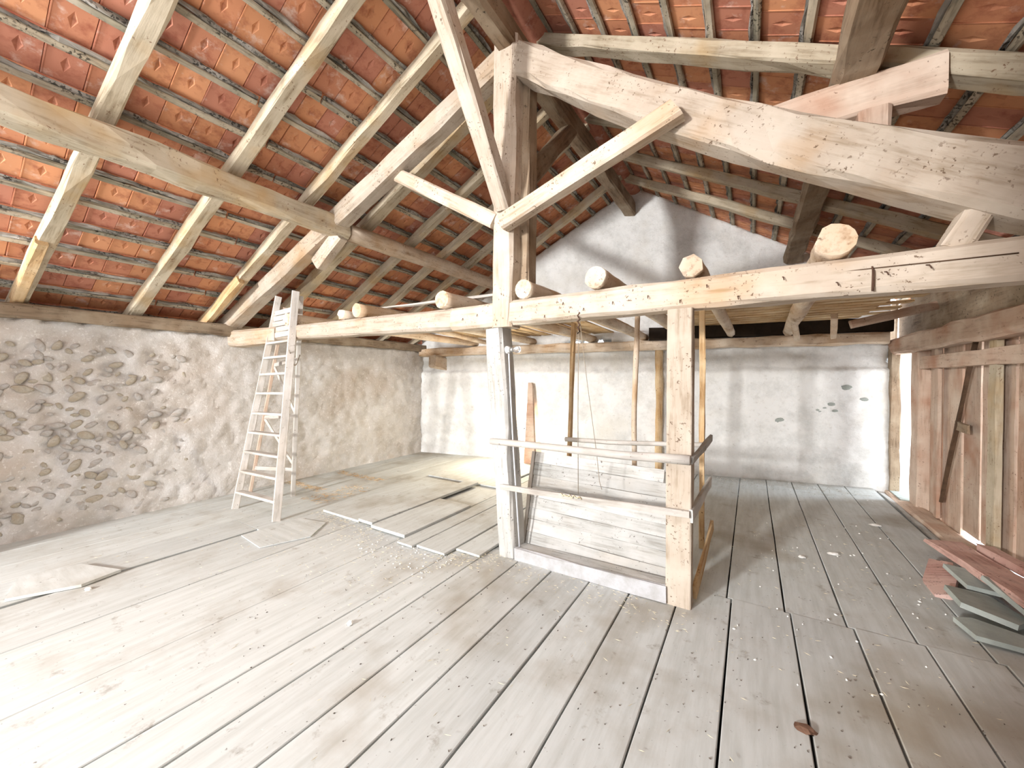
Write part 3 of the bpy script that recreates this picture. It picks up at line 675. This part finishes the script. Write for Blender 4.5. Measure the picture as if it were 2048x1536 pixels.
# ---------------------------------------------------------------- debris by the right sill
def chunk(name, pts, z, th, m, tilt, lb, cat, group=None):
    return tag(prism(name, pts, z, th, m, tilt=tilt), lb, cat, group)
tag(timber('broken_board', (3.40, 2.05, .10), (3.52, .3, .20), .24, .05, M['pink'], seed=141, rough=.012, ends=(1.2, 0)), 'wide broken pinkish board on top of the rubble by the sill', 'board')
tag(timber('broken_board', (3.62, 1.95, .13), (3.72, .3, .24), .10, .07, M['pink'], seed=142, rough=.012), 'narrow dark pink board between the rubble and the doors', 'board')
chunk('broken_tile', [(3.06, 1.25), (3.20, 1.62), (3.32, 1.55), (3.26, 1.28), (3.16, 1.02), (3.06, 1.02)], .02, .035, M['pink'], (.05, -.22), 'broken red tile on the floor at the near end of the rubble', 'tile')
chunk('slate_slab', [(3.20, 1.38), (3.48, 1.42), (3.50, 1.12), (3.24, 1.10)], .075, .03, M['slab'], (.1, .12), 'grey slab fragment under the pink board', 'slab')
chunk('slate_slab', [(3.10, 1.02), (3.34, 1.12), (3.42, .80), (3.30, .62), (3.08, .70)], .05, .035, M['slab'], (-.06, .18), 'large flat grey slab fragment with a pointed end in the rubble', 'slab')
chunk('slate_slab', [(3.30, 1.10), (3.42, 1.14), (3.50, .60), (3.40, .55)], .11, .03, M['slab'], (.1, .3), 'long narrow grey slab fragment leaning on the large one', 'slab')
chunk('slate_slab', [(3.02, .60), (3.12, .66), (3.40, .56), (3.38, .42), (3.06, .42)], .02, .03, M['slab'], (.02, .05), 'low pale slab fragment nearest the viewer in the rubble', 'slab')
chunk('slate_slab', [(3.42, .95), (3.56, 1.0), (3.62, .45), (3.46, .42)], .08, .04, M['slab'], (.08, .45), 'tilted dark grey slab fragment at the right end of the rubble', 'slab')

# ---------------------------------------------------------------- litter on the floor
def slivers(name, n, area_, m, lmin, lmax, w, z=.006, seed=1, lift=.012):
    r = random.Random(seed); vs = []; fs = []
    for _ in range(n):
        x0, x1, y0, y1 = area_[r.randrange(len(area_))]
        x = r.uniform(x0, x1); y = r.uniform(y0, y1); a = r.uniform(0, math.pi); L = r.uniform(lmin, lmax) / 2
        dx, dy = math.cos(a) * L, math.sin(a) * L; px, py = -math.sin(a) * w, math.cos(a) * w; zz = z + r.uniform(0, lift)
        b = len(vs); h = w
        vs += [(x - dx, y - dy, zz), (x + px, y + py, zz - h), (x - px, y - py, zz - h), (x, y, zz + h), (x + dx, y + dy, zz)]
        fs += [(b, b + 1, b + 3), (b, b + 3, b + 2), (b, b + 2, b + 1), (b + 4, b + 3, b + 1), (b + 4, b + 2, b + 3), (b + 4, b + 1, b + 2)]
    me = bpy.data.meshes.new(name); me.from_pydata(vs, [], fs); me.update()
    return link(name, me, m, None, Matrix())
tag(slivers('straw', 1500, [(-2.5, -1.4, -.5, -.25), (-1.6, -.3, -.75, -.3), (-.5, 1.6, -.45, -.15), (-.5, 0.0, -.5, -.12), (-3.9, 2.9, -2.2, .0), (-2.4, -.3, -1.4, -.3), (1.6, 3.2, -.5, 2.5)], M['straw'], .01, .04, .0012, seed=2), 'scattered straw and chaff on the floorboards', 'straw', kind='stuff')
tag(slivers('straw', 700, [(-4.15, -3.3, 0.1, 0.25), (-4.1, -3.0, .9, 1.05), (-3.2, -2.7, -.2, .6)], M['lath'], .02, .08, .002, seed=4), 'orange straw wisps on the floor behind the ladder', 'straw', kind='stuff')
tag(slivers('dirt_crumbs', 260, [(-3.8, 3.3, -2.6, 0), (.5, 3.2, -1.8, .5), (1.4, 3.2, -1.4, -.2), (-1, 1.4, -2.0, -.6)], M['crumb'], .006, .016, .003, z=.003, lift=.0, seed=3), 'small dark dirt crumbs on the floorboards', 'dirt', kind='stuff')
tag(slivers('plaster_crumbs', 380, [(1.3, 2.2, 3.85, 4.1), (2.2, 3.3, 4.0, 4.25), (1.3, 3.3, 3.6, 4.0), (-1.3, -.3, -.8, -.4), (1.8, 3.2, -.6, 2.5)], M['chalk'], .008, .026, .005, z=.004, lift=.0, seed=6), 'white plaster crumbs along the foot of the far wall', 'plaster', kind='stuff')
def lump(name, loc, s, m, lb, cat, seed):
    bm = bmesh.new(); bmesh.ops.create_icosphere(bm, subdivisions=2, radius=1)
    for v_ in bm.verts:
        k = 1 + .5 * noise.noise(v_.co * 1.6 + Vector((seed * 3, 0, 0))); v_.co = Vector((v_.co.x * s[0], v_.co.y * s[1], max(-.0, v_.co.z) * s[2])) * k
    me = bpy.data.meshes.new(name); bm.to_mesh(me); bm.free()
    return tag(link(name, me, m, None, Matrix.Translation(loc)), lb, cat)
lump('paper_scrap', (-.31, -1.46, 0), (.025, .02, .022), M['chalk'], 'small white crumpled scrap alone on the floor left of centre', 'scrap', 1)
lump('dead_leaf', (2.12, -.83, 0), (.05, .028, .02), M['leaf'], 'curled dead brown leaf across a floor gap at bottom right', 'leaf', 2)
lump('plaster_piece', (2.30, 1.27, 0), (.03, .02, .018), M['chalk'], 'white plaster piece on the floor, left of a pair', 'plaster', 3)
lump('plaster_piece', (2.55, 1.50, 0), (.05, .025, .018), M['chalk'], 'larger white plaster piece on the floor, right of a pair', 'plaster', 4)
lump('plaster_piece', (3.06, 2.63, 0), (.05, .03, .018), M['chalk'], 'white plaster piece on the floor near the doors', 'plaster', 5)
lump('white_stone', (-2.36, -2.26, 0.0), (.03, .02, .02), M['chalk'], 'small white stone at the front corner of the short cut board at far left', 'stone', 6)
